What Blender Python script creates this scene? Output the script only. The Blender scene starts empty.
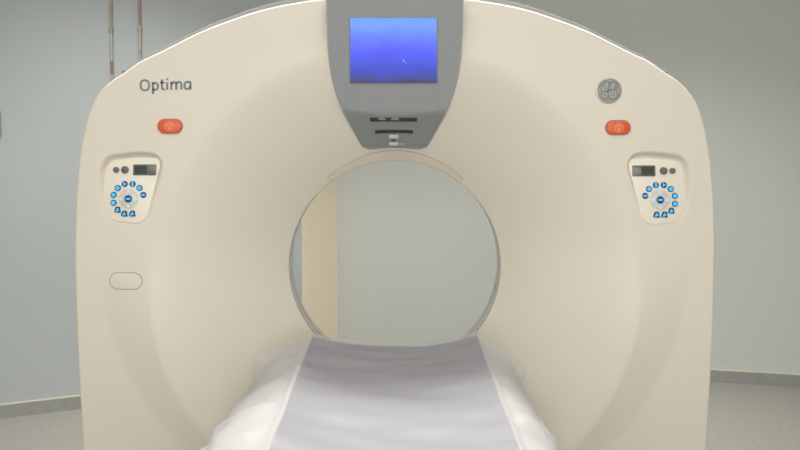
import bpy, bmesh, math
from mathutils import Vector, Matrix, noise

C = bpy.context.scene.collection
PI = math.pi
# ------------------------------------------------------------------ camera geometry
FPX = 693.0
EYE = Vector((0.0, -2.0, 1.5))
TILT = math.radians(2.5)
PPY = 115.0 + FPX * math.tan(TILT)             # picture row of the lens axis (the horizon lies at row 115)
CX = 394.8                                    # column of the picture that looks along the scanner axis
FWD = Vector((0, math.cos(TILT), -math.sin(TILT)))
UPV = Vector((0, math.sin(TILT), math.cos(TILT)))

def ray(px, py):
    return FWD + Vector((1, 0, 0)) * ((px - CX) / FPX) + UPV * ((PPY - py) / FPX)
def at_y(px, py, y):
    d = ray(px, py); return EYE + d * ((y - EYE.y) / d.y)
def at_z(px, py, z):
    d = ray(px, py); return EYE + d * ((z - EYE.z) / d.z)

# ------------------------------------------------------------------ helpers
ORG = {}
def tag(o, label=None, cat=None, group=None, kind=None):
    if label: o['label'] = label
    if cat: o['category'] = cat
    if group: o['group'] = group
    if kind: o['kind'] = kind
    return o
def empty(name, loc):
    o = bpy.data.objects.new(name, None); o.empty_display_size = .1
    o.location = loc; C.objects.link(o); ORG[o.name] = Vector(loc); return o
def build(name, bm, mats, parent=None, smooth=True, angle=40):
    """link a bmesh (world coordinates) as ONE mesh object with its origin at its own middle"""
    bmesh.ops.recalc_face_normals(bm, faces=bm.faces)
    vs = [v.co for v in bm.verts]
    lo = Vector([min(v[i] for v in vs) for i in range(3)]); hi = Vector([max(v[i] for v in vs) for i in range(3)])
    org = (lo + hi) / 2
    bmesh.ops.translate(bm, verts=bm.verts, vec=-org)
    me = bpy.data.meshes.new(name); bm.to_mesh(me); bm.free()
    for m in (mats if isinstance(mats, (list, tuple)) else [mats]): me.materials.append(m)
    if smooth:
        me.polygons.foreach_set('use_smooth', [True] * len(me.polygons))
        me.set_sharp_from_angle(angle=math.radians(angle))
    o = bpy.data.objects.new(name, me); C.objects.link(o)
    if parent:
        o.parent = parent; o.location = org - ORG[parent.name]
    else:
        o.location = org
    ORG[o.name] = org
    return o

def catmull(pts, n=8, closed=False):
    out = []; m = len(pts)
    rng = range(m) if closed else range(m - 1)
    for i in rng:
        if closed: p0, p1, p2, p3 = pts[i - 1], pts[i], pts[(i + 1) % m], pts[(i + 2) % m]
        else: p0, p1, p2, p3 = pts[max(i - 1, 0)], pts[i], pts[i + 1], pts[min(i + 2, m - 1)]
        for k in range(n):
            t = k / n
            out.append(tuple(.5 * (2 * b + (c - a) * t + (2 * a - 5 * b + 4 * c - d) * t * t + (3 * b - a - 3 * c + d) * t ** 3)
                             for a, b, c, d in zip(p0, p1, p2, p3)))
    if not closed: out.append(tuple(pts[-1]))
    return out
def rounded(pts, rad, n=6):
    """round the corners of a polygon; rad a number or a list"""
    out = []; m = len(pts)
    for i in range(m):
        r = rad[i] if isinstance(rad, (list, tuple)) else rad
        p = Vector(pts[i]); a = Vector(pts[i - 1]) - p; b = Vector(pts[(i + 1) % m]) - p
        k = min(r, a.length * .48, b.length * .48)
        s = p + a.normalized() * k; e = p + b.normalized() * k
        for j in range(n + 1):
            t = j / n
            out.append(tuple((1 - t) ** 2 * s + 2 * t * (1 - t) * p + t * t * e))
    return out
def stadium(w, h, n=10):
    r = h / 2; out = []
    for s, a0 in ((1, -90), (-1, 90)):
        for j in range(n + 1):
            a = math.radians(a0 + 180 * j / n)
            out.append((s * (w / 2 - r) + r * math.cos(a), r * math.sin(a)))
    return out
def circle(r, n=24, cx=0, cy=0):
    return [(cx + r * math.cos(2 * PI * i / n), cy + r * math.sin(2 * PI * i / n)) for i in range(n)]
def add_prism(bm, pts, h0, h1, M=Matrix(), bevel=0.0, mat=0):
    """prism on a 2D outline between heights h0 and h1 (bevelled upper rim), placed by M"""
    n = len(pts); cx = sum(p[0] for p in pts) / n; cy = sum(p[1] for p in pts) / n
    size = max(max(abs(p[0] - cx) for p in pts), 1e-6); sz2 = max(max(abs(p[1] - cy) for p in pts), 1e-6)
    rings = [(0, h0), (0, h1 - bevel)] if bevel else [(0, h0), (0, h1)]
    if bevel: rings += [(bevel * .3, h1 - bevel * .3), (bevel, h1)]
    R = []
    for ins, h in rings:
        fx = 1 - ins / size; fy = 1 - ins / sz2
        R.append([bm.verts.new(M @ Vector((cx + (p[0] - cx) * fx, cy + (p[1] - cy) * fy, h))) for p in pts])
    fs = []
    for a, b in zip(R, R[1:]):
        for i in range(n): fs.append(bm.faces.new((a[i], a[(i + 1) % n], b[(i + 1) % n], b[i])))
    fs.append(bm.faces.new(R[-1])); fs.append(bm.faces.new(R[0][::-1]))
    for f in fs: f.material_index = mat
def add_ribbon(bm, pts, w, h0, h1, M=Matrix(), closed=False, mat=0):
    """a flat stroke of width w following 2D points, raised from h0 to h1"""
    P = [Vector(p) for p in pts]; n = len(P); L = []
    for i in range(n):
        a = P[i - 1] if (i or closed) else P[i]; b = P[(i + 1) % n] if (i < n - 1 or closed) else P[i]
        d = (b - a); d = d.normalized() if d.length > 1e-9 else Vector((1, 0)); q = Vector((-d.y, d.x)) * w / 2
        L.append([bm.verts.new(M @ Vector((*(P[i] + s * q), h))) for s, h in ((1, h0), (1, h1), (-1, h1), (-1, h0))])
    for i in range(n if closed else n - 1):
        a, b = L[i], L[(i + 1) % n]
        for k in range(4):
            f = bm.faces.new((a[k], a[(k + 1) % 4], b[(k + 1) % 4], b[k])); f.material_index = mat
    if not closed:
        for e in (L[0], L[-1]): bm.faces.new(e).material_index = mat
def add_tube(bm, pts, r, n=8, closed=False, mat=0):
    P = [Vector(p) for p in pts]; m = len(P); R = []
    for i in range(m):
        a = P[i - 1] if (i or closed) else P[i]; b = P[(i + 1) % m] if (i < m - 1 or closed) else P[i]
        d = (b - a).normalized(); u = d.orthogonal() if i == 0 else (u - d * u.dot(d)); u.normalize(); v = d.cross(u)
        R.append([bm.verts.new(P[i] + (u * math.cos(2 * PI * k / n) + v * math.sin(2 * PI * k / n)) * r) for k in range(n)])
    for i in range(m if closed else m - 1):
        a, b = R[i], R[(i + 1) % m]
        for k in range(n): bm.faces.new((a[k], a[(k + 1) % n], b[(k + 1) % n], b[k])).material_index = mat
    if not closed:
        bm.faces.new(R[0][::-1]); bm.faces.new(R[-1])
def add_box(bm, lo, hi, bevel=0.0):
    r = bmesh.ops.create_cube(bm, size=1)
    for v in r['verts']:
        v.co = Vector([lo[i] + (v.co[i] + .5) * (hi[i] - lo[i]) for i in range(3)])
    if bevel:
        es = list({e for v in r['verts'] for e in v.link_edges})
        bmesh.ops.bevel(bm, geom=es, offset=bevel, segments=3, affect='EDGES', profile=.5)

# ------------------------------------------------------------------ materials
def mat(name, col, rough=.5, metal=0, spec=.5, emit=None, estr=0, alpha=1, bump=None, mott=None, coat=0, subs=0):
    m = bpy.data.materials.new(name); m.use_nodes = True
    nt = m.node_tree; b = nt.nodes['Principled BSDF']
    b.inputs['Base Color'].default_value = (*col, 1); b.inputs['Roughness'].default_value = rough
    b.inputs['Metallic'].default_value = metal; b.inputs['Specular IOR Level'].default_value = spec
    b.inputs['Alpha'].default_value = alpha; b.inputs['Coat Weight'].default_value = coat
    if emit:
        b.inputs['Emission Color'].default_value = (*emit, 1); b.inputs['Emission Strength'].default_value = estr
    tc = nt.nodes.new('ShaderNodeTexCoord')
    if mott:                                   # (scale, amount, detail): small unevenness of the surface's own colour
        n = nt.nodes.new('ShaderNodeTexNoise'); n.inputs['Scale'].default_value = mott[0]; n.inputs['Detail'].default_value = mott[2]
        r = nt.nodes.new('ShaderNodeValToRGB')
        r.color_ramp.elements[0].position = .3; r.color_ramp.elements[1].position = .7
        k = mott[1]
        r.color_ramp.elements[0].color = (*[c * (1 - k) for c in col], 1); r.color_ramp.elements[1].color = (*[min(1, c * (1 + k)) for c in col], 1)
        nt.links.new(tc.outputs['Object'], n.inputs['Vector']); nt.links.new(n.outputs['Fac'], r.inputs['Fac'])
        nt.links.new(r.outputs['Color'], b.inputs['Base Color'])
    if bump:                                   # (scale, strength, distance)
        n = nt.nodes.new('ShaderNodeTexNoise'); n.inputs['Scale'].default_value = bump[0]; n.inputs['Detail'].default_value = 4
        bp = nt.nodes.new('ShaderNodeBump'); bp.inputs['Strength'].default_value = bump[1]; bp.inputs['Distance'].default_value = bump[2]
        nt.links.new(tc.outputs['Object'], n.inputs['Vector']); nt.links.new(n.outputs['Fac'], bp.inputs['Height'])
        nt.links.new(bp.outputs['Normal'], b.inputs['Normal'])
    return m

M = {}
M['cream'] = mat('cream_plastic', (.71, .662, .57), .52, mott=(3, .012, 2))
M['cream2'] = mat('cream_plastic_lip', (.68, .625, .53), .45)
M['seam'] = mat('seam_gasket', (.28, .26, .22), .7)
M['rear'] = mat('rear_cover_grey', (.27, .275, .30), .85, spec=.1)
M['tunnel'] = mat('rear_tunnel', (.70, .68, .62), .5)
M['ring'] = mat('bore_ring', (.78, .76, .71), .35)
M['dark'] = mat('dark_gasket', (.17, .18, .18), .6)
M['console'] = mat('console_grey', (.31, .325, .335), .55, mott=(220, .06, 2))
M['console_shade'] = mat('console_grey_shaded', (.255, .27, .275), .55, mott=(220, .06, 2))  # console grey darkened for the chin's downward shade; bezel and tabs share it
M['lit_bevel'] = mat('console_lit_bevel', (.42, .43, .48), .4)  # lighter lilac than the console: light on the side bevels put into colour
M['slot'] = mat('vent_slot', (.035, .037, .037), .7)
M['label'] = mat('paper_label', (.62, .60, .52), .7)
M['letter'] = mat('lettering_grey', (.20, .22, .23), .6)
M['badge'] = mat('badge_grey', (.21, .22, .21), .35, metal=.2)
M['badge_rim'] = mat('badge_rim', (.50, .48, .43), .3, metal=.3)
M['badge_line'] = mat('badge_script', (.42, .42, .38), .4)
M['orange'] = mat('orange_button', (.72, .105, .03), .4)
M['orange_pale'] = mat('orange_button_symbol', (.84, .36, .22), .5)
M['plate'] = mat('panel_plate', (.80, .745, .65), .45)
M['dpad'] = mat('dpad_grey', (.62, .58, .52), .4)
M['lcd'] = mat('lcd_window', (.13, .135, .12), .3)
M['lcd_dark'] = mat('lcd_dark', (.045, .047, .042), .3)
M['knob'] = mat('knob_dark', (.12, .13, .125), .5)
M['btn'] = mat('navy_button', (.01, .03, .10), .4)
M['cyan'] = mat('lit_cyan_icon', (.01, .1, .3), .4, emit=(.02, .45, 1.0), estr=1.1)
M['cyan_pale'] = mat('lit_pale_icon', (.2, .3, .4), .4, emit=(.20, .55, .92), estr=.85)
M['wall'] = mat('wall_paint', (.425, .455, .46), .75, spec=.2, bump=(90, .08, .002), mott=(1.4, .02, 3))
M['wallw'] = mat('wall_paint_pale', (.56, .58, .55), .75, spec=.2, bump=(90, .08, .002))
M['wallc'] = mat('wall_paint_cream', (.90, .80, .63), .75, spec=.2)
M['base'] = mat('baseboard_grey', (.29, .295, .285), .6, mott=(25, .05, 3))
M['base_top'] = mat('baseboard_cap', (.56, .53, .43), .6)
M['floor'] = mat('floor_terrazzo', (.315, .31, .275), .38, mott=(60, .10, 5))
M['ceil'] = mat('ceiling_white', (.75, .75, .73), .8)
M['lampbody'] = mat('lamp_body', (.7, .7, .7), .5)
M['lampglow'] = mat('lamp_diffuser', (.9, .9, .9), .5, emit=(1, .95, .86), estr=1.2)
M['table'] = mat('table_white', (.78, .77, .74), .45)
M['pad'] = mat('table_pad_lavender', (.27, .265, .30), .5)
M['steel'] = mat('table_column_grey', (.45, .46, .47), .5)
M['boxgrey'] = mat('wall_box_grey', (.33, .33, .33), .5)

def screen_mat():
    m = bpy.data.materials.new('lit_screen'); m.use_nodes = True; nt = m.node_tree; b = nt.nodes['Principled BSDF']
    b.inputs['Base Color'].default_value = (.01, .01, .02, 1); b.inputs['Roughness'].default_value = .35
    tc = nt.nodes.new('ShaderNodeTexCoord'); sp = nt.nodes.new('ShaderNodeSeparateXYZ')
    nz = nt.nodes.new('ShaderNodeTexNoise'); nz.inputs['Scale'].default_value = 3.5; nz.inputs['Detail'].default_value = 4
    ad = nt.nodes.new('ShaderNodeMath'); ad.operation = 'MULTIPLY_ADD'; ad.inputs[1].default_value = .22
    sb = nt.nodes.new('ShaderNodeMath'); sb.operation = 'SUBTRACT'; sb.inputs[1].default_value = .11
    r = nt.nodes.new('ShaderNodeValToRGB'); e = r.color_ramp.elements
    e[0].position = 0; e[0].color = (.055, .055, .13, 1); e[1].position = 1; e[1].color = (.15, .33, 1, 1)
    for p, c in ((.06, (.06, .07, .26)), (.18, (.055, .075, .50)), (.45, (.085, .11, .86)), (.7, (.13, .21, 1.0)), (.9, (.17, .35, 1.0))):
        k = e.new(p); k.color = (*c, 1)
    nt.links.new(tc.outputs['Generated'], sp.inputs[0]); nt.links.new(tc.outputs['Generated'], nz.inputs['Vector'])
    nt.links.new(nz.outputs['Fac'], ad.inputs[0]); nt.links.new(sp.outputs['Z'], ad.inputs[2])
    nt.links.new(ad.outputs[0], sb.inputs[0]); nt.links.new(sb.outputs[0], r.inputs['Fac'])
    nt.links.new(r.outputs['Color'], b.inputs['Emission Color']); b.inputs['Emission Strength'].default_value = 1.0
    return m
M['screen'] = screen_mat()

def pipe_mat(name, bands, base):
    m = bpy.data.materials.new(name); m.use_nodes = True; nt = m.node_tree; b = nt.nodes['Principled BSDF']
    b.inputs['Roughness'].default_value = .55
    tc = nt.nodes.new('ShaderNodeTexCoord'); sp = nt.nodes.new('ShaderNodeSeparateXYZ')
    r = nt.nodes.new('ShaderNodeValToRGB'); r.color_ramp.interpolation = 'CONSTANT'; e = r.color_ramp.elements
    e[0].position = 0; e[0].color = (*base, 1); e[1].position = bands[0][0]; e[1].color = (*bands[0][1], 1)
    for p, c in bands[1:]:
        k = e.new(p); k.color = (*c, 1)
    nt.links.new(tc.outputs['Generated'], sp.inputs[0]); nt.links.new(sp.outputs['Z'], r.inputs['Fac'])
    nt.links.new(r.outputs['Color'], b.inputs['Base Color'])
    return m

def sheet_mat():
    m = bpy.data.materials.new('clear_plastic_sheet'); m.use_nodes = True; nt = m.node_tree; b = nt.nodes['Principled BSDF']
    b.inputs['Base Color'].default_value = (.62, .615, .65, 1); b.inputs['Roughness'].default_value = .33
    b.inputs['Specular IOR Level'].default_value = .6; b.inputs['Alpha'].default_value = .45
    tc = nt.nodes.new('ShaderNodeTexCoord'); mp = nt.nodes.new('ShaderNodeMapping'); mp.inputs['Scale'].default_value = (2.2, 7, 2.2)
    n = nt.nodes.new('ShaderNodeTexNoise'); n.inputs['Scale'].default_value = 2.2; n.inputs['Detail'].default_value = 5
    bp = nt.nodes.new('ShaderNodeBump'); bp.inputs['Strength'].default_value = .35; bp.inputs['Distance'].default_value = .02
    nt.links.new(tc.outputs['Object'], mp.inputs[0]); nt.links.new(mp.outputs[0], n.inputs['Vector'])
    nt.links.new(n.outputs['Fac'], bp.inputs['Height']); nt.links.new(bp.outputs['Normal'], b.inputs['Normal'])
    return m
M['sheet'] = sheet_mat()

# ------------------------------------------------------------------ gantry: front surface
YT = 0.20                                            # depth of the bore's mouth behind the front face
_l, _r, _t, _b = at_y(289, 264, YT), at_y(500.6, 264, YT), at_y(394.8, 161, YT), at_y(394.8, 370, YT)
BZ = (_t.z + _b.z) / 2; R0 = ((_r.x - _l.x) / 2 + (_t.z - _b.z) / 2) / 2          # bore axis height and radius
def circ(cpx, cpy, rpx, y):
    t, b = at_y(cpx, cpy - rpx, y), at_y(cpx, cpy + rpx, y); l, r = at_y(cpx - rpx, cpy, y), at_y(cpx + rpx, cpy, y)
    return (t.z + b.z) / 2, ((t.z - b.z) / 2 + (r.x - l.x) / 2) / 2
IZ, IR = circ(CX, 279, 240, .03)                     # inner dish circle
OZ, OR = circ(CX, 242, 299, 0)                       # outer, eccentric dish circle
print('bore', BZ, R0, 'inner', IZ, IR, 'outer', OZ, OR)

half = [(0, -3.5), (45, -3), (90, 2), (135, 11.2), (187, 29.5), (218, 44.5), (238, 54.5), (253, 61.5), (270, 73.5), (283, 82), (294.5, 94.5),
        (303, 110), (309, 131), (314, 161), (317.2, 200), (318.4, 250)]
top = []
for dx, py in catmull(half, 6):
    p = at_y(CX + dx, py, .016); top.append((p.x, p.z))
for px, py in ((318, 280), (316.5, 330), (314, 380), (309.5, 450)):
    p = at_y(CX + px, py, .016); top.append((p.x, p.z))
xb = top[-1][0]
top += [(xb - .01, .3), (xb - .02, .16)] + [(xb - .03, .12), (xb - .06, .10)]
outline = [(x, z) for x, z in top] + [(0, .10)] + [(-x, z) for x, z in top[::-1]][:-1]
POL = [(math.atan2(z - BZ, x), math.hypot(x, z - BZ)) for x, z in outline]
SEG = list(zip(outline, outline[1:] + outline[:1]))
def r_out(a):
    dx, dz = math.cos(a), math.sin(a); best = 0
    for (x1, z1), (x2, z2) in SEG:
        ex, ez = x2 - x1, z2 - z1; den = dx * ez - dz * ex
        if abs(den) < 1e-12: continue
        t = (x1 * ez - (z1 - BZ) * ex) / den; s = (x1 * dz - (z1 - BZ) * dx) / den
        if -1e-6 <= s <= 1 + 1e-6 and t > best: best = t
    return best
def r_circ(a, cz, R):                                # distance along a ray from the bore axis to a circle centred at height cz
    q = cz - BZ; s = math.sin(a); return q * s + math.sqrt(max(0, q * q * s * s - q * q + R * R))
def sstep(a, b, x):
    t = min(1, max(0, (x - a) / (b - a))); return t * t * (3 - 2 * t)
BAND = -.21; SOFT = .10
ZW0, ZW1 = at_y(CX, 345, 0).z, at_y(CX, 226, 0).z
def band(x, z):
    ro = math.hypot(x, z - OZ)
    if ro >= OR: return 0
    w = 1 - sstep(ZW0, ZW1, z); q = OR - ro
    return w * BAND * (q - .012 * (1 - math.exp(-q / .012)))
LP = 0.00290                                         # metres per picture pixel on the front face
# control pocket outline (right hand one, metres from its plate centre), the left is its mirror image
def px2(pts, cx, cy): return [((x - cx) * LP, -(y - cy) * LP * 1.0) for x, y in pts]
PCX, PCY = 660, 193
plate_px = [(627.5, 159.5), (650, 158.8), (678, 162), (684.5, 172), (686.5, 209), (678, 222), (650, 225.5), (641.5, 219)]
PLATE = rounded(px2(plate_px, PCX, PCY), [.020, .02, .028, .02, .03, .03, .03, .02])
pocket_px = [(623.5, 164), (630, 152.5), (648, 150.5), (681, 154.5), (689.5, 167), (690, 212), (680, 225), (650, 228), (639, 220.5)]
POCKET = rounded(px2(pocket_px, PCX, PCY), .02)
PC = at_y(PCX + .4, PCY, .017); PX, PZ = PC.x - .0035, PC.z + .002
def inside_dist(poly, x, y):
    ins = False; d = 9; n = len(poly)
    for i in range(n):
        x1, y1 = poly[i]; x2, y2 = poly[(i + 1) % n]
        if (y1 > y) != (y2 > y) and x < (x2 - x1) * (y - y1) / (y2 - y1) + x1: ins = not ins
        ex, ey = x2 - x1, y2 - y1; L = ex * ex + ey * ey
        t = 0 if L == 0 else min(1, max(0, ((x - x1) * ex + (y - y1) * ey) / L))
        d = min(d, math.hypot(x - x1 - t * ex, y - y1 - t * ey))
    return d if ins else -d
def pocket(x, z):
    u, v = abs(x) - PX, z - PZ
    if abs(u) > .12 or abs(v) > .13: return 0
    d = inside_dist(POCKET, u, v)
    if d <= 0: return 0
    return (.0015 + .0165 * sstep(-.09, .10, v)) * sstep(0, .018, d)
def S(x, z, pk=True):
    """depth of the scanner's front surface"""
    r = math.hypot(x, z - BZ); a = math.atan2(z - BZ, x); ri = r_circ(a, IZ, IR)
    if r >= ri: d = band(x, z)
    else:
        x1, z1 = ri * math.cos(a), BZ + ri * math.sin(a); b = band(x1, z1)
        t = min(1, (ri - r) / (ri - R0)); t = max(0, (t - SOFT * (1 - math.exp(-t / SOFT))) / (1 - SOFT)); d = b + (YT - b) * (.8 * t + .2 * t ** 2.5)
    return d + (pocket(x, z) if pk else 0)
def hit(px, py):
    """the point of the front surface seen at a picture position"""
    y = 0
    for _ in range(25):
        p = at_y(px, py, y); y = S(p.x, p.z, False)
    return Vector((p.x, y, p.z))
def frame_at(px, py, lift=0.0, tilt=None):
    p = hit(px, py); e = .006
    n = Vector((0, 0, 0)); tx = Vector((2 * e, S(p.x + e, p.z, False) - S(p.x - e, p.z, False), 0)); tz = Vector((0, S(p.x, p.z + e, False) - S(p.x, p.z - e, False), 2 * e))
    n = tx.cross(tz).normalized()
    if n.y > 0: n = -n
    u = Vector((1, 0, 0)); u = (u - n * u.dot(n)).normalized(); v = n.cross(u)
    m = Matrix((u, v, n)).transposed().to_4x4(); m.translation = p + n * lift
    return m

angs = [i * 2 * PI / 300 for i in range(300)]
for a0, a1 in ((1, 31), (149, 179)): angs += [math.radians(a0 + i * .25) for i in range(int((a1 - a0) / .25))]
for a0, a1 in ((-56, -40), (-140, -124)): angs += [math.radians(a0 + i * .5) % (2 * PI) for i in range(int((a1 - a0) / .5))]
angs = sorted({round(a % (2 * PI), 4) for a in angs})
n1, n2, n3 = 50, 110, 8
RB = .009; YB = .13
bm = bmesh.new(); grid = []
for a in angs:
    ca, sa = math.cos(a), math.sin(a); ro = r_out(a); ri = r_circ(a, IZ, IR); row = []
    ri = min(ri, ro - .05)
    row.append((R0, YT + .004))
    for i in range(n1): row.append((R0 + .0015 + (ri - R0 - .0015) * i / n1, None))
    for i in range(n2 + 1): row.append((ri + (ro - RB - ri) * i / n2, None))
    yb = S((ro - RB) * ca, BZ + (ro - RB) * sa)
    for i in range(1, n3 + 1):
        t = i / n3 * PI / 2; row.append((ro - RB + RB * math.sin(t), yb + RB * (1 - math.cos(t))))
    row.append((ro, YB)); row.append((ro - .02, YB))
    grid.append([bm.verts.new((r * ca, S(r * ca, BZ + r * sa) if y is None else y, BZ + r * sa)) for r, y in row])
for i in range(len(grid)):
    A, B = grid[i], grid[(i + 1) % len(grid)]
    for k in range(len(A) - 1): bm.faces.new((A[k], A[k + 1], B[k + 1], B[k]))

gantry = empty('scanner_gantry', (0, .4, 0))
tag(gantry, 'large cream ring scanner with round bore, blue screen and two lit keypads', 'medical scanner')
cover = build('front_cover', bm, M['cream'], gantry, angle=30)

# rear shell: slightly taller grey body with the flaring tunnel through it
def rear_out(a):
    x, z = math.cos(a), math.sin(a); ro = r_out(a)
    k = (EYE.y - .16) / (EYE.y - .03)                # keeps pace with the front cover as it recedes
    grow = .036 * sstep(.25, .6, z) - .03 * (1 - sstep(.2, .6, z))
    return ro + grow
bm = bmesh.new(); A = [i * 2 * PI / 200 for i in range(200)]; rows = []
prof_o = [(-.05, .125), (-.0015, .125), (0, .1265), (-.004, .70), (-.03, .76), (-.10, .80)]
for a in A:
    ca, sa = math.cos(a), math.sin(a); ro = rear_out(a); row = []
    for dr, y in prof_o: row.append((ro + dr, y))
    row += [(R0 + .30, .80), (R0 + .22, .79), (R0 + .15, .62), (R0 + .06, .40), (R0 + .004, YT + .085)]
    rows.append([bm.verts.new((r * ca, y, max(BZ + r * sa, .06))) for r, y in row])
for i in range(200):
    P, Q = rows[i], rows[(i + 1) % 200]
    for k in range(len(P) - 1):
        f = bm.faces.new((P[k], P[k + 1], Q[k + 1], Q[k])); f.material_index = 1 if k >= 6 else 0
build('rear_cover', bm, [M['rear'], M['tunnel']], gantry)
bm = bmesh.new(); add_box(bm, (-.80, .10, 0), (.80, .74, .13), .01); build('plinth', bm, M['rear'], gantry)

# bore ring: dark seal, pale ring, second seal
def add_lathe(bm, prof, n=128, mat=0):
    R = []
    for i in range(n):
        a = 2 * PI * i / n; R.append([bm.verts.new((r * math.cos(a), y, BZ + r * math.sin(a))) for r, y in prof])
    for i in range(n):
        P, Q = R[i], R[(i + 1) % n]
        for k in range(len(prof) - 1): bm.faces.new((P[k], P[k + 1], Q[k + 1], Q[k])).material_index = mat
bm = bmesh.new(); add_lathe(bm, [(R0 + .003, YT + .005), (R0 + .0003, YT + .0045), (R0 + .0003, YT + .010), (R0 + .004, YT + .012)]); build('bore_seal', bm, M['dark'], gantry)
bm = bmesh.new(); add_lathe(bm, [(R0 + .006, YT + .010), (R0 + .0005, YT + .011), (R0 + .0005, YT + .040), (R0 + .006, YT + .041)]); ringo = build('bore_ring', bm, M['ring'], gantry)
bm = bmesh.new(); add_lathe(bm, [(R0 + .004, YT + .039), (R0 + .0003, YT + .040), (R0 + .0003, YT + .045), (R0 + .004, YT + .046)]); build('bore_seal', bm, M['dark'], gantry)
bm = bmesh.new(); add_lathe(bm, [(R0 + .006, YT + .045), (R0, YT + .046), (R0, YT + .075), (R0 + .004, YT + .082), (R0 + .008, YT + .085)]); build('bore_ring', bm, M['ring'], gantry)

# crescent light window above the bore, with its fine seam
arc = [(327.8, 181), (328.5, 177.5), (333, 173), (345, 165), (362, 157), (378, 152.2), (394.8, 150.4), (412, 152.2), (428, 157), (445, 165), (457, 173), (461.8, 177.5), (462.2, 181)]
arcw = [hit(*p) for p in catmull(arc, 6)]
bm = bmesh.new(); add_tube(bm, [p + Vector((0, -.0006, 0)) for p in arcw], .0011, 6); wseam = None
win = bmesh.new(); prev = None
for p in arcw:
    a = math.atan2(p.z - BZ, p.x); r1 = max(math.hypot(p.x, p.z - BZ) - .0004, R0 + .0022); col = []
    for i in range(7):
        r = R0 + .002 + (r1 - R0 - .002) * i / 6; x, z = r * math.cos(a), BZ + r * math.sin(a)
        col.append(win.verts.new((x, S(x, z) - .0022, z)))
    col.append(win.verts.new((x, S(x, z) + .004, z)))
    if prev:
        for k in range(7): win.faces.new((prev[k], prev[k + 1], col[k + 1], col[k]))
    prev = col
lw = build('light_window', win, M['cream2'], gantry)
build('seam', bm, M['seam'], lw)

# ------------------------------------------------------------------ console with the screen
con_half = [(67.3, -1), (67, 20), (65.6, 50), (63.4, 70), (59.5, 88), (55, 102), (49.5, 115), (42, 130), (37, 139), (33.2, 146)]
bot = [(26, 149.5), (13, 148.4), (0, 148)]
ZC = hit(CX, 112).z; ZB = hit(CX, 149).z; YC = S(0, ZC) * .42; ZTOP = hit(CX, 38).z
Z00 = hit(CX, 0).z
YC = min(.8 * S(.16, ZC), S(.16, ZC) - .012)
SL = max((YC - S(.195, z) + .007) / (z - ZC) for z in [ZC + (Z00 - ZC) * k / 40 for k in range(4, 41)])   # tilt of the flat upper face
def con_y(x, z):
    if z >= ZC: return YC - SL * (z - ZC)
    t = (ZC - z) / (ZC - ZB); return YC + (S(0, ZB) - .014 - YC) * t + .25 * x * x * min(1, t * 3)
print('console', YC, SL, YC - SL * (Z00 - ZC))
ol = catmull(con_half, 5) + catmull([(33.2, 146), (31, 148.3), (26, 149.5), (13, 148.6), (0, 148.2)], 5)[1:]
def con_hit(px, py, lift=0):
    y = 0
    for _ in range(30):
        p = at_y(px, py, y); y = con_y(p.x, p.z) - lift
    return Vector((p.x, y, p.z))
rowsP = []
ys = sorted({-1, 0, *range(4, 150, 3), 146, 148})
import bisect
def half_w(py):
    for (x1, y1), (x2, y2) in zip(ol, ol[1:]):
        if y1 <= py <= y2 and y2 > y1: return x1 + (x2 - x1) * (py - y1) / (y2 - y1)
    return ol[-1][0]
bm = bmesh.new(); G = []
ys = [-1 + 147 * i / 63 for i in range(64)]
for py in ys:
    w = half_w(py); row = []
    pL = con_hit(CX - w, py)
    row.append(bm.verts.new((pL.x - .0045, max(S(pL.x, pL.z, False), pL.y) + .02, pL.z)))
    row.append(bm.verts.new((pL.x - .0045, pL.y + .008, pL.z)))
    for i in range(25):
        p = con_hit(CX - w + 2 * w * i / 24, py); row.append(bm.verts.new(p))
    row.append(bm.verts.new((-pL.x + .0045, pL.y + .008, pL.z)))
    row.append(bm.verts.new((-pL.x + .0045, max(S(pL.x, pL.z, False), pL.y) + .02, pL.z)))
    G.append(row)
# bottom lip rows: follow the shallow arc under the chin
low = []
for i in range(25):
    u = -1 + i / 12; px = CX + 33.2 * u * (1 - .05); py = 148.2 + 1.3 * sstep(.2, .8, abs(u)) - 2.2 * sstep(.82, 1, abs(u))
    low.append(con_hit(px, py))
row = [None] * 29
row[0] = bm.verts.new((low[0].x, low[0].y + .03, low[0].z)); row[1] = bm.verts.new((low[0].x, low[0].y + .006, low[0].z))
for i in range(25): row[2 + i] = bm.verts.new(low[i])
row[27] = bm.verts.new((low[24].x, low[24].y + .006, low[24].z)); row[28] = bm.verts.new((low[24].x, low[24].y + .03, low[24].z))
G.append(row)
row = []
for v in G[-1]: row.append(bm.verts.new((v.co.x, v.co.y + .03, v.co.z - .001)))
G.append(row)
for ri, (P, Q) in enumerate(zip(G, G[1:])):
    for k in range(28):
        f = bm.faces.new((P[k], P[k + 1], Q[k + 1], Q[k]))
        if k in (1, 26): f.material_index = 1
console = build('display_console', bm, [M['console'], M['lit_bevel']], gantry, angle=28)
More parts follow.
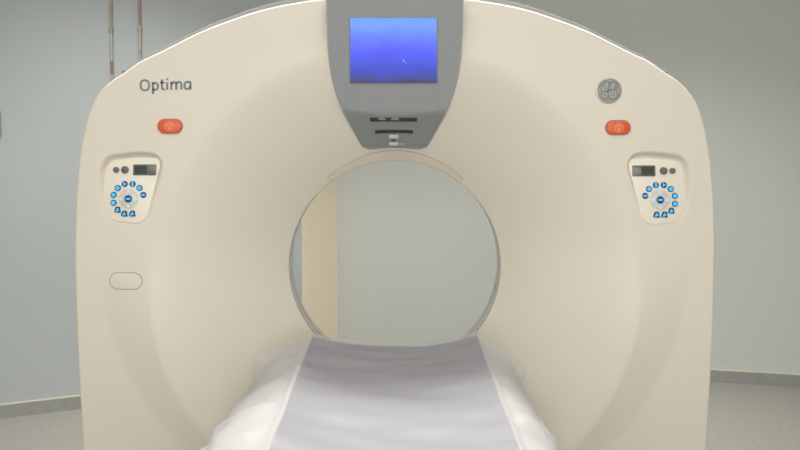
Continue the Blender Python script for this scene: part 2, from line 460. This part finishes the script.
# curved crease panel: the lower chin, its downward shade put into a darker grey
bm = bmesh.new(); prev = None
for i in range(41):
    u = -1 + i / 20; pyc = 116.5 - 9 * abs(u) ** 1.6; w = half_w(pyc); col = []
    for j in range(13):
        t = j / 12; py = pyc + (147.6 - pyc) * t; w = half_w(py) - .5; p = con_hit(CX + u * w, py)
        th = .0022 if 0 < i < 40 and 0 < j < 12 else .0
        col.append(bm.verts.new(p + Vector((0, -th + .0003, -.0006 if j == 0 else 0))))
    if prev:
        for k in range(12): bm.faces.new((prev[k], prev[k + 1], col[k + 1], col[k]))
    prev = col
chin = build('shaded_chin', bm, M['console_shade'], console, angle=60)
def con_frame(px, py, lift):
    p = con_hit(px, py); a, b = con_hit(px, py - 2), con_hit(px, py + 2); u = Vector((1, 0, 0)); v = (a - b).normalized(); n = u.cross(v).normalized()
    if n.y > 0: n = -n
    m = Matrix((u, v, n)).transposed().to_4x4(); m.translation = p + n * lift; return m
# screen
q = [con_hit(*p) for p in ((350.3, 17.6), (436.6, 17.6), (436.6, 82.4), (350.3, 82.4))]
sm = con_frame(393.5, 50, 0); inv = sm.inverted(); qq = [(inv @ p).to_2d() for p in q]
bm = bmesh.new()
big = [(x * 1.018, y * 1.018) for x, y in [tuple(v) for v in qq]]
add_prism(bm, rounded(big, .003), -.01, .0035, sm, .001); bez = build('screen_bezel', bm, M['console_shade'], console)
bm = bmesh.new(); add_prism(bm, [tuple(v) for v in qq], .001, .0042, sm); build('screen', bm, M['screen'], console, smooth=False)
fk = bmesh.new()
for pts in ([(403.2, 58.6), (404.2, 60.4)], [(404.8, 61), (405.6, 62.6)], [(402.6, 61.2), (403.8, 60.2)]):
    add_ribbon(fk, [tuple((inv @ con_hit(*p)).to_2d()) for p in pts], .0012, .003, .0046, sm)
build('cursor_mark', fk, M['cyan_pale'], console)
# slots and stickers on the chin
def on_chin(name, px, py, w, h, mt, r=.0015, lift=.0025, extra=None):
    b = bmesh.new(); f = con_frame(px, py, 0)
    add_prism(b, rounded([(-w / 2, -h / 2), (w / 2, -h / 2), (w / 2, h / 2), (-w / 2, h / 2)], r), .0, lift + .0022, f, .0006)
    return build(name, b, mt, console)
PXM = .0032
on_chin('slot', 393.5, 119.0, 44 * PXM, 3.9 * PXM, M['slot'])
for dx, ww in ((-11.5, 8), (1.5, 9)):
    b = bmesh.new(); add_prism(b, rounded([(-ww / 2 * PXM, 0), (ww / 2 * PXM, 0), (ww / 3.2 * PXM, 2.2 * PXM), (-ww / 3.2 * PXM, 2.2 * PXM)], .001), .002, .0058, con_frame(393.5 + dx, 118.2 + .8, 0)); build('slot_tab', b, M['console_shade'], console)
b = bmesh.new()
for i in range(9):
    pass
pts = [(-18 * PXM + 36 * PXM * i / 16, .9 * PXM * (1 - (i / 8 - 1) ** 2)) for i in range(17)]
add_ribbon(b, pts, 3.2 * PXM, .001, .0048, con_frame(394, 131.4, 0)); build('slot', b, M['slot'], console)
on_chin('sticker', 393.6, 136.0, 9.2 * PXM, 4.0 * PXM, M['label'], lift=.0032)
on_chin('sticker', 393.5, 143.4, 8.6 * PXM, 3.3 * PXM, M['label'], lift=.0032)
on_chin('indicator', 393.8, 139.8, 2.4 * PXM, 1.6 * PXM, M['slot'], lift=.0032)
on_chin('sticker', 402, 143.8, 7 * PXM, 2.2 * PXM, M['console'], lift=.0028)

# ------------------------------------------------------------------ control panels
def control_panel(mir):
    """right hand panel, or (mir = -1) its mirror image on the left"""
    tilt = math.atan(.016 / .18)
    y = .5 * (S(PX, PZ + .05) + S(PX, PZ - .05)) + .0005
    u = Vector((1, 0, 0)); n = Vector((0, -math.cos(tilt), math.sin(tilt))); v = n.cross(u)
    F = Matrix((u, v, n)).transposed().to_4x4(); F.translation = Vector((mir * PX - (.003 if mir > 0 else 0), y, PZ + (.003 if mir < 0 else 0)))
    cx = PCX
    def P(px, py): return ((px - cx) * LP * mir, -(py - PCY) * LP)
    def cl(pts, q): return [(q[0] + x * mir, q[1] + z) for x, z in pts]
    b = bmesh.new(); add_prism(b, [(x * mir, z) for x, z in PLATE][::int(mir)], -.012, .0045, F, .002)
    side = 'left' if mir < 0 else 'right'
    pan = build('control_panel', b, M['plate'], gantry)
    h = .0045
    # little display, dark half on the inside edge of the pair
    q = P(644.3, 171.2)
    b = bmesh.new(); add_prism(b, rounded([(q[0] + sx * .0335, q[1] + sz * .016) for sx, sz in ((-1, -1), (1, -1), (1, 1), (-1, 1))], .003), h - .003, h + .0025, F, .0008)
    q2 = P(648, 171.2)
    add_prism(b, rounded([(q2[0] + sx * .018, q2[1] + sz * .0115) for sx, sz in ((-1, -1), (1, -1), (1, 1), (-1, 1))], .002), h + .001, h + .0031, F, 0, 1)
    build('display', b, [M['lcd'], M['lcd_dark']], pan)
    for px, r in ((664, .0108), (672.8, .0085)):
        q = P(px, 171.2); b = bmesh.new(); add_prism(b, circle(r, 24, *q), h - .002, h + .006, F, .0015); add_prism(b, circle(r * .55, 20, *q), h + .005, h + .0068, F, .0008); build('knob', b, M['knob'], pan)
    c = P(660.1, 200.2)
    b = bmesh.new(); add_prism(b, circle(.0285, 40, *c), h - .002, h + .0022, F, .001); dp = build('direction_pad', b, M['dpad'], pan)
    ring = .0445
    for k, deg in enumerate((105, 75, 45, 15, -15, -45, -75, -105, 135, 165)):
        a = math.radians(deg)
        q = (c[0] + mir * ring * math.cos(a), c[1] + ring * math.sin(a))
        b = bmesh.new(); wd = .0088 if deg not in (-45, -75, -105) else .0096
        sh = circle(wd, 18, *q) if k not in (5, 6, 7) else rounded([(q[0] + sx * wd, q[1] + sz * wd) for sx, sz in ((-1.05, -.75), (1.05, -.95), (.75, .95), (-.5, .95))], .004)
        add_prism(b, sh, h - .002, h + .0030, F, .001)
        # lit icon, a little different on each key
        s = .0059
        ic = [circle(s, 12, *q),
              [(q[0] + x * s, q[1] + z * s) for x, z in ((-.5, -1.1), (.5, -1.1), (.5, 1.1), (-.5, 1.1))],
              [(q[0] + x * s, q[1] + z * s) for x, z in ((-.6, -1.1), (1, 0), (-.6, 1.1))],
              [(q[0] + x * s, q[1] + z * s) for x, z in ((-1, -1), (1, -.6), (.2, 1.1), (-.4, .2))],
              [(q[0] + x * s, q[1] + z * s) for x, z in ((-1.1, .2), (-.6, -.6), (1.1, -.3), (.6, .7))]][[1, 2, 0, 0, 0, 3, 3, 3, 0, 4][k]]
        add_prism(b, ic, h + .001, h + .0034, F, 0, 1)
        build('button', b, [M['btn'], M['cyan']], pan)
    b = bmesh.new(); add_prism(b, circle(.0108, 20, *c), h, h + .0042, F, .001)
    add_prism(b, [(c[0] + x * .0062, c[1] + z * .003) for x, z in ((-1, -1), (1, -1), (1, 1), (-1, 1))], h + .002, h + .0046, F, 0, 1); build('button', b, [M['btn'], M['cyan']], pan)
    for k in range(4):
        a = PI / 2 * k; q = (c[0] + .0215 * math.cos(a), c[1] + .0215 * math.sin(a)); b = bmesh.new()
        add_prism(b, [(q[0] + .0062 * math.cos(a + t), q[1] + .0062 * math.sin(a + t)) for t in (0, 2.1, -2.1)], h + .001, h + .0036, F); build('arrow_key', b, M['cyan_pale'], pan)
    return pan
control_panel(1); control_panel(-1)

# ------------------------------------------------------------------ emergency buttons, cap, lettering, badge
def estop(px, py):
    f = frame_at(px, py)
    b = bmesh.new(); add_prism(b, stadium(25.6 * LP, 15.2 * LP), -.004, .002, f, .0008); rim = build('button_surround', b, M['seam'], gantry)
    b = bmesh.new(); add_prism(b, stadium(24.0 * LP, 13.6 * LP), -.002, .010, f, .004); k = build('emergency_button', b, M['orange'], gantry)
    b = bmesh.new(); add_ribbon(b, circle(.0118, 28), .0019, .0085, .0105, f, True)
    add_ribbon(b, [(-.0068, .0048), (0, -.0102)], .0018, .0085, .0105, f); add_ribbon(b, [(.0068, .0048), (0, -.0102)], .0018, .0085, .0105, f)
    add_ribbon(b, [(-.0062, .0058), (.0062, .0058)], .0018, .0085, .0105, f); add_ribbon(b, [(0, .006), (0, -.0108)], .0013, .0085, .0105, f)
    build('symbol', b, M['orange_pale'], k)
estop(170.2, 126.2); estop(617.8, 127.6)

f = frame_at(126, 281)
b = bmesh.new(); add_prism(b, stadium(34.5 * LP, 17.2 * LP), -.003, .0011, f); cap0 = build('cap_groove', b, M['seam'], gantry)
b = bmesh.new(); add_prism(b, stadium(33.3 * LP, 16.0 * LP), -.003, .0018, f, .0008); build('access_cap', b, M['cream'], gantry)

# word on the upper left: drawn in strokes on a baseline that climbs very slightly
f = frame_at(165.6, 85.5); b = bmesh.new(); S1 = LP * 1.0
def wp(zx, zy):                                        # from the enlarged view of the word (12.9 x) to metres
    return ((zx / 12.9 + 135 - 165.6) * S1, -(zy / 12.9 + 70 - 85.5) * S1)
def stroke(pts, closed=False, w=26, smooth=True):
    P = catmull(pts, 6, closed) if smooth else pts
    add_ribbon(b, [wp(*p) for p in P], w / 12.9 * S1, -.002, .0012, f, closed)
stroke([(130, 133), (172, 150), (184, 197), (172, 245), (130, 262), (88, 245), (76, 197), (88, 150)], True)
stroke([(232, 158), (232, 308)], smooth=False)
stroke([(232, 182), (258, 166), (288, 178), (298, 210), (288, 243), (258, 256), (232, 240)])
stroke([(350, 122), (350, 225), (360, 248), (386, 250)]); stroke([(326, 163), (384, 161)], smooth=False, w=22)
stroke([(416, 158), (416, 256)], smooth=False); stroke([(416, 108), (416, 130)], smooth=False, w=26)
stroke([(468, 156), (468, 256)], smooth=False)
stroke([(468, 182), (488, 160), (515, 158), (530, 178), (531, 254)]); stroke([(531, 182), (552, 158), (580, 156), (596, 178), (597, 252)])
stroke([(708, 160), (672, 153), (645, 170), (637, 205), (648, 238), (672, 246), (698, 232), (712, 208)]); stroke([(714, 146), (714, 250)], smooth=False)
build('lettering', b, M['letter'], gantry)

f = frame_at(608.6, 90.6)
b = bmesh.new(); rr = 13.0 * LP; add_prism(b, circle(rr, 40), -.004, .0035, f, .0015); bad = build('round_badge', b, M['badge_rim'], gantry)
b = bmesh.new(); add_prism(b, circle(rr * .90, 40), .002, .0042, f); face = build('badge_face', b, M['badge'], bad)
b = bmesh.new()
def bp(zx, zy): return ((zx - 207) / 13.25 * LP, -(zy - 232) / 13.25 * LP)
def bs(pts, w=15): add_ribbon(b, [bp(*p) for p in catmull(pts, 6)], w / 13.25 * LP, .0035, .0052, f)
bs([(128, 182), (120, 205), (136, 222), (160, 212), (178, 180), (184, 155), (174, 142), (160, 160), (160, 190), (176, 214), (196, 224), (212, 226)])
bs([(212, 226), (190, 240), (180, 265), (172, 300), (150, 320), (128, 312), (126, 288), (146, 268), (172, 258), (196, 240)])
bs([(214, 226), (236, 212), (256, 190), (274, 165), (270, 142), (252, 146), (240, 172), (228, 204), (218, 240), (216, 272), (228, 304), (256, 320), (286, 308), (298, 278), (286, 250), (262, 246), (250, 266), (258, 286), (272, 280)])
bs([(205, 196), (200, 230), (198, 262)], 11)
for zx, zy, dx, dy in ((78, 240, 10, 34), (336, 226, 10, 34), (214, 372, 36, 10), (206, 92, 36, 10)):
    bs([(zx - dx, zy - dy * .9), (zx + (dy > 20) * 10 * (1 if zx < 207 else -1), zy + (dx > 20) * 8 * (-1 if zy > 230 else 1)), (zx + dx, zy + dy)] if dy < 20 else [(zx, zy - dy), (zx + 12 * (1 if zx < 207 else -1), zy), (zx, zy + dy)], 13)
build('badge_script', b, M['badge_line'], face)

# small dark catches on the joint between the covers
for px, py in ((123.3, 71.5), (666.2, 73.2)):
    p = at_y(px, py, .12); b = bmesh.new(); add_box(b, (p.x - .003, p.y - .004, p.z - .004), (p.x + .003, p.y + .02, p.z + .004), .001); build('cover_catch', b, M['dark'], gantry)

# ------------------------------------------------------------------ patient table and its plastic sheet
YE = -.06; YF = -1.62
HX = .232                                            # half width of the cradle's dished middle
def fold(x, y):
    """creases of the loose cover, metres"""
    z = .0028 * math.sin(y * 23 + 7 * x + 2.2 * math.sin(x * 4 + 1)) * math.exp(-((y + .55) / .45) ** 2)
    z += .008 * (noise.noise(Vector((x * 3.2 + 4, y * 9 + x * 3, .3))))
    z += .005 * (noise.noise(Vector((x * 7 + 1.5 * y, y * 20, 4.1))))
    return z
def side_fold(x, y):
    """the sharper creases across the stiff strips hanging at both sides"""
    z = 0
    for k, (yc, a) in enumerate(((-.17, .006), (-.36, .008), (-.53, .013), (-.61, .012), (-.74, .010), (-.93, .012), (-1.2, .01))):
        d = y - yc - .05 * math.sin(k * 1.7 + x * 5) - .018 * (1 if x > 0 else -1)
        z += a * math.exp(-abs(d) / .022) - a * .7 * math.exp(-((d + .05) / .035) ** 2)
    return z
def section(u, y):
    """u in -1..1 across the sheet -> x, z on the table's upper surface"""
    s = 1 if u >= 0 else -1; a = abs(u)
    ox = (.405 if s < 0 else .342) - (.042 if s < 0 else .012) * sstep(-.62, YE, y); hz = .885
    e = sstep(YE - .16, YE, y)                        # 1 at the end by the scanner
    if a <= .5:
        t = a / .5; x = s * HX * t; z = hz - .030 * (1 - t ** 2.4) 
    elif a <= .82:
        t = (a - .5) / .32; x = s * (HX + (ox - HX) * t); z = hz - .012 * sstep(0, .15, t) - (.075 - .018 * e) * t ** 1.6
    else:
        t = (a - .82) / .18; x = s * (ox + .012 * t); z = hz - .087 + .018 * e - .15 * t
    return x, z
def table_grid(du, dy, y0, y1, nu, nv, lift, u0, u1, th, folds=1.0, flap=0.0):
    bm = bmesh.new(); top = []; bt = []
    for j in range(nv + 1):
        y = y0 + (y1 - y0) * j / nv; r1 = []; r2 = []
        for i in range(nu + 1):
            u = u0 + (u1 - u0) * i / nu; x, z = section(u, y); a = abs(u)
            zz = z + lift + folds * (fold(x, y) + side_fold(x, y) * sstep(.52, .66, a))
            xx = x; yy = y
            if flap:                                  # loose corners by the scanner and the near left hem
                k = sstep(.62, .86, a) * sstep(y0 - .075, y0, y)
                xx += (1 if u > 0 else -1) * .038 * k; zz -= .018 * k * (1.8 if u > 0 else .4); yy += .03 * k * (-1 if u > 0 else .3)
                if u < 0:
                    k = sstep(.78, .9, a) * math.exp(-((y + .66) / .06) ** 2); xx -= .05 * k; zz += .03 * k
            r1.append(bm.verts.new((xx, yy, zz)))
            if th: r2.append(bm.verts.new((xx, yy, zz - th)))
        top.append(r1); bt.append(r2)
    for j in range(nv):
        for i in range(nu):
            bm.faces.new((top[j][i], top[j][i + 1], top[j + 1][i + 1], top[j + 1][i]))
            if th: bm.faces.new((bt[j][i], bt[j + 1][i], bt[j + 1][i + 1], bt[j][i + 1]))
    if th:
        for j in range(nv):
            bm.faces.new((top[j][0], top[j + 1][0], bt[j + 1][0], bt[j][0])); bm.faces.new((top[j][nu], bt[j][nu], bt[j + 1][nu], top[j + 1][nu]))
        for i in range(nu):
            bm.faces.new((top[0][i], bt[0][i], bt[0][i + 1], top[0][i + 1])); bm.faces.new((top[nv][i], top[nv][i + 1], bt[nv][i + 1], bt[nv][i]))
    return bm
table = empty('patient_table', (0, -.9, 0))
tag(table, 'long padded patient table running into the scanner bore, under the plastic sheet', 'medical table')
build('mattress', table_grid(0, 0, YE - .004, YF, 40, 90, -.008, -.5, .5, .03), M['pad'], table, angle=60)
for a, c in ((.505, .80), (-.80, -.505)):
    build('side_rail', table_grid(0, 0, YE - .012, YF, 8, 90, -.010, a, c, .02, .8), M['table'], table, angle=60)
b = bmesh.new(); add_box(b, (-.215, YF, .73), (.215, YE - .02, .805), .02); build('cradle', b, M['table'], table)
b = bmesh.new(); add_box(b, (-.20, -1.5, .10), (.20, -.45, .74), .03); build('pedestal', b, M['steel'], table)
b = bmesh.new(); add_box(b, (-.28, -1.6, 0), (.28, -.35, .11), .015); build('base', b, M['table'], table)
sheet = build('plastic_sheet', table_grid(0, 0, YE + .001, YF - .02, 110, 220, .002, -1, 1, 0, 1.0, 1.0), M['sheet'], None, angle=80)
tag(sheet, 'crumpled translucent plastic sheet draped over the patient table', 'plastic sheet')

# ------------------------------------------------------------------ the room
HC = 3.0
def wall(name, p, q, m, z0=0, z1=HC, th=.1):
    """wall slab from p to q (plan), room side facing the camera"""
    d = (q - p).normalized(); n = Vector((-d.y, d.x)); c = (p + q) / 2
    if n.dot(c - EYE.to_2d()) < 0: n = -n
    b = bmesh.new(); vs = [p, q, q + n * th, p + n * th]
    add_prism(b, [tuple(v) for v in vs], z0, z1)
    return tag(build(name, b, m, None, smooth=False), kind='structure')
l0, l1 = at_z(0, 418, 0).to_2d(), at_z(82, 408, 0).to_2d()
r0, r1 = at_z(709, 381, 0).to_2d(), at_z(800, 386.5, 0).to_2d()
dl = (l1 - l0).normalized(); dr = (r1 - r0).normalized()
def along(p, d, px, h=1.0):                                  # where a wall's foot crosses the vertical plane through picture column px
    k = (px - CX) / FPX; q = EYE.to_2d()
    # x = k * depth (depth measured along the tilted view axis); solve for the foot of the wall
    lo, hi = -8, 8
    g = lambda t: (lambda v: v.x - k * (Vector((v.x, v.y, h)) - EYE).dot(FWD))(p + d * t)
    for _ in range(60):
        mid = (lo + hi) / 2
        if (g(lo) < 0) == (g(mid) < 0): lo = mid
        else: hi = mid
    return p + d * lo
lc = along(l0, dl, 301.5); rc = along(r0, dr, 337.5)
lf = l0 - dl * 1.6; rf = r1 + dr * 1.6
print('walls', lf, lc, rc, rf)
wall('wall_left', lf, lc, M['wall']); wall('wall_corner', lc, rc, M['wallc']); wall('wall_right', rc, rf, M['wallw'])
YBK = -4.2
wall('wall_side_left', Vector((lf.x, YBK)), lf, M['wall']); wall('wall_side_right', rf, Vector((rf.x, YBK)), M['wall'])
wall('wall_back', Vector((lf.x, YBK)), Vector((rf.x, YBK)), M['wall'])
def skirting(name, p, q):
    d = (q - p).normalized(); n = Vector((-d.y, d.x)); c = (p + q) / 2
    if n.dot(c - EYE.to_2d()) > 0: n = -n
    b = bmesh.new(); add_prism(b, [tuple(v) for v in (p, q, q + n * .012, p + n * .012)], 0, .066)
    add_prism(b, [tuple(v) for v in (p, q, q + n * .013, p + n * .013)], .066, .071, Matrix(), 0, 1)
    tag(build(name, b, [M['base'], M['base_top']], None, smooth=False), kind='structure')
skirting('baseboard_left', lf, lc); skirting('baseboard_right', rc, rf); skirting('baseboard_corner', lc, rc)
ymax = max(lf.y, rf.y, lc.y, rc.y) + .3
b = bmesh.new(); add_box(b, (lf.x - .1, YBK - .1, -.1), (rf.x + .1, ymax, 0)); tag(build('floor', b, M['floor'], None, smooth=False), kind='structure')
b = bmesh.new(); add_box(b, (lf.x - .1, YBK - .1, HC), (rf.x + .1, ymax, HC + .1)); tag(build('ceiling', b, M['ceil'], None, smooth=False), kind='structure')

# pipes on the left wall
nl = Vector((-dl.y, dl.x));  nl = -nl if nl.y > 0 else nl
def pipe(px, label, bands, base):
    c = along(l0, dl, px, 1.95) + nl * .014
    def zz(py):                                       # height on the pipe seen at picture row py
        d = ray(px, py); t = (Vector((c.x, c.y)) - EYE.to_2d()).length / d.to_2d().length; return EYE.z + d.z * t
    b = bmesh.new(); add_tube(b, [(c.x, c.y, .0705), (c.x, c.y, 1.0), (c.x, c.y, 2.0), (c.x, c.y, HC - .002)], .0068, 12)
    z0, z1 = .0705, HC - .002
    m = pipe_mat('banded_pipe_paint', sorted((((zz(py) - z0) / (z1 - z0)), col) for py, col in bands), base)
    t = empty('wall_pipe', (c.x, c.y, 0)); tag(t, label, 'pipe', 'pipes on the left wall')
    build('tube', b, m, t)
    for z in (.6, 1.45, zz(31), zz(-60)):
        k = bmesh.new(); d3 = Vector((dl.x, dl.y)); w = d3 * .013; q1 = Vector((c.x, c.y)) + nl * .0085; q0 = Vector((c.x, c.y)) - nl * .0135
        add_prism(k, [tuple(v) for v in (q0 - w, q0 + w, q1 + w * .6, q1 - w * .6)], z, z + .012); build('clip', k, M['boxgrey'], t)
tan, brn, red, blu, pal, gry = (.40, .33, .24), (.26, .17, .10), (.36, .22, .16), (.27, .31, .34), (.45, .41, .30), (.40, .42, .41)
pipe(111.3, 'thin wall pipe farther from the scanner, grey with short dark brown stretch', [(75, brn), (62, gry), (34, blu), (30, (.33, .30, .22)), (6, tan)], gry)
pipe(139.8, 'thin wall pipe nearer the scanner top, red-brown above and yellowish below', [(57, blu), (52, pal), (26, red), (8, (.40, .27, .22))], gry)

# grey box on the left wall, cut by the picture's edge
c = along(l0, dl, -9, 1.45) + nl * .0; zc = at_y(-6, 124, c.y).z
b = bmesh.new(); w = dl * .045
add_prism(b, [tuple(v) for v in (c - w, c + w, c + w + nl * .03, c - w + nl * .03)], zc - .062, zc + .062, Matrix(), .004)
bx = empty('wall_box', (c.x, c.y, zc)); tag(bx, 'small grey box on the left wall at the picture edge', 'wall box')
build('housing', b, M['boxgrey'], bx)
b = bmesh.new(); w = dl * .034
add_prism(b, [tuple(v) for v in (c - w + nl * .029, c + w + nl * .029, c + w + nl * .033, c - w + nl * .033)], zc - .048, zc + .048); build('lid', b, M['steel'], bx)

# ceiling lamps
def lamp(x, y, label, pw):
    t = empty('ceiling_lamp', (x, y, HC)); tag(t, label, 'ceiling lamp', 'ceiling lamps of the scan room')
    b = bmesh.new(); add_box(b, (x - .62, y - .17, HC - .06), (x + .62, y + .17, HC - .001), .01); build('housing', b, M['lampbody'], t)
    b = bmesh.new(); add_box(b, (x - .59, y - .14, HC - .068), (x + .59, y + .14, HC - .055), .003); build('diffuser', b, M['lampglow'], t)
    L = bpy.data.lights.new('lamp_light', 'AREA'); L.shape = 'RECTANGLE'; L.size = 1.15; L.size_y = .27; L.spread = math.radians(105 if y > 0 else 170); L.energy = pw; L.color = (1, .975, .93)
    o = bpy.data.objects.new('lamp_light', L); C.objects.link(o); o.parent = t; o.location = (0, 0, -.072)
for (x, y, pw, lb) in ((-1.0, -1.55, 11, 'left ceiling lamp over the table'), (1.0, -1.55, 11, 'right ceiling lamp over the table'),
                       (-1.0, -3.6, 13, 'left ceiling lamp behind the camera'), (1.0, -3.6, 13, 'right ceiling lamp behind the camera'),
                       (-.85, .55, 28, 'left ceiling lamp over the back of the scanner'), (.85, .55, 28, 'right ceiling lamp over the back of the scanner')):
    lamp(x, y, lb, pw)
# unseen glowing window, added behind the camera for flat frontal light
wx, wz0, wz1 = 1.7, .75, 2.25
b = bmesh.new()
for lo, hi in (((-wx, YBK, wz0), (wx, YBK + .06, wz0 + .07)), ((-wx, YBK, wz1 - .07), (wx, YBK + .06, wz1)), ((-wx, YBK, wz0), (-wx + .07, YBK + .06, wz1)), ((wx - .07, YBK, wz0), (wx, YBK + .06, wz1))):
    add_box(b, lo, hi, .004)
wf = tag(build('fill_window', b, M['table'], None), kind='structure')
b = bmesh.new(); add_box(b, (-wx + .06, YBK + .005, wz0 + .06), (wx - .06, YBK + .02, wz1 - .06)); build('fill_pane', b, M['lampglow'], wf)
L = bpy.data.lights.new('front_fill_light', 'AREA'); L.shape = 'RECTANGLE'; L.size = 2 * wx - .2; L.size_y = wz1 - wz0 - .2; L.energy = 44; L.color = (1, .975, .93)
o = bpy.data.objects.new('front_fill_light', L); C.objects.link(o); o.parent = wf; o.location = Vector((0, YBK + .08, (wz0 + wz1) / 2)) - ORG[wf.name]; o.rotation_euler = (PI / 2, 0, 0)
W = bpy.data.worlds.new('room_air'); bpy.context.scene.world = W; W.use_nodes = True
W.node_tree.nodes['Background'].inputs[0].default_value = (.8, .85, .9, 1); W.node_tree.nodes['Background'].inputs[1].default_value = .3

# ------------------------------------------------------------------ camera and view
cam = bpy.data.cameras.new('camera'); co = bpy.data.objects.new('camera', cam); C.objects.link(co)
cam.sensor_width = 36; cam.lens = FPX / 800 * 36; cam.shift_x = (400 - CX) / 800; cam.shift_y = -(225 - PPY) / 800; co.location = EYE; co.rotation_euler = (PI / 2 - TILT, 0, 0)
cam.clip_start = .02
sc = bpy.context.scene; sc.camera = co
sc.view_settings.view_transform = 'Standard'; sc.view_settings.look = 'None'; sc.view_settings.gamma = 1; sc.view_settings.exposure = 0.15
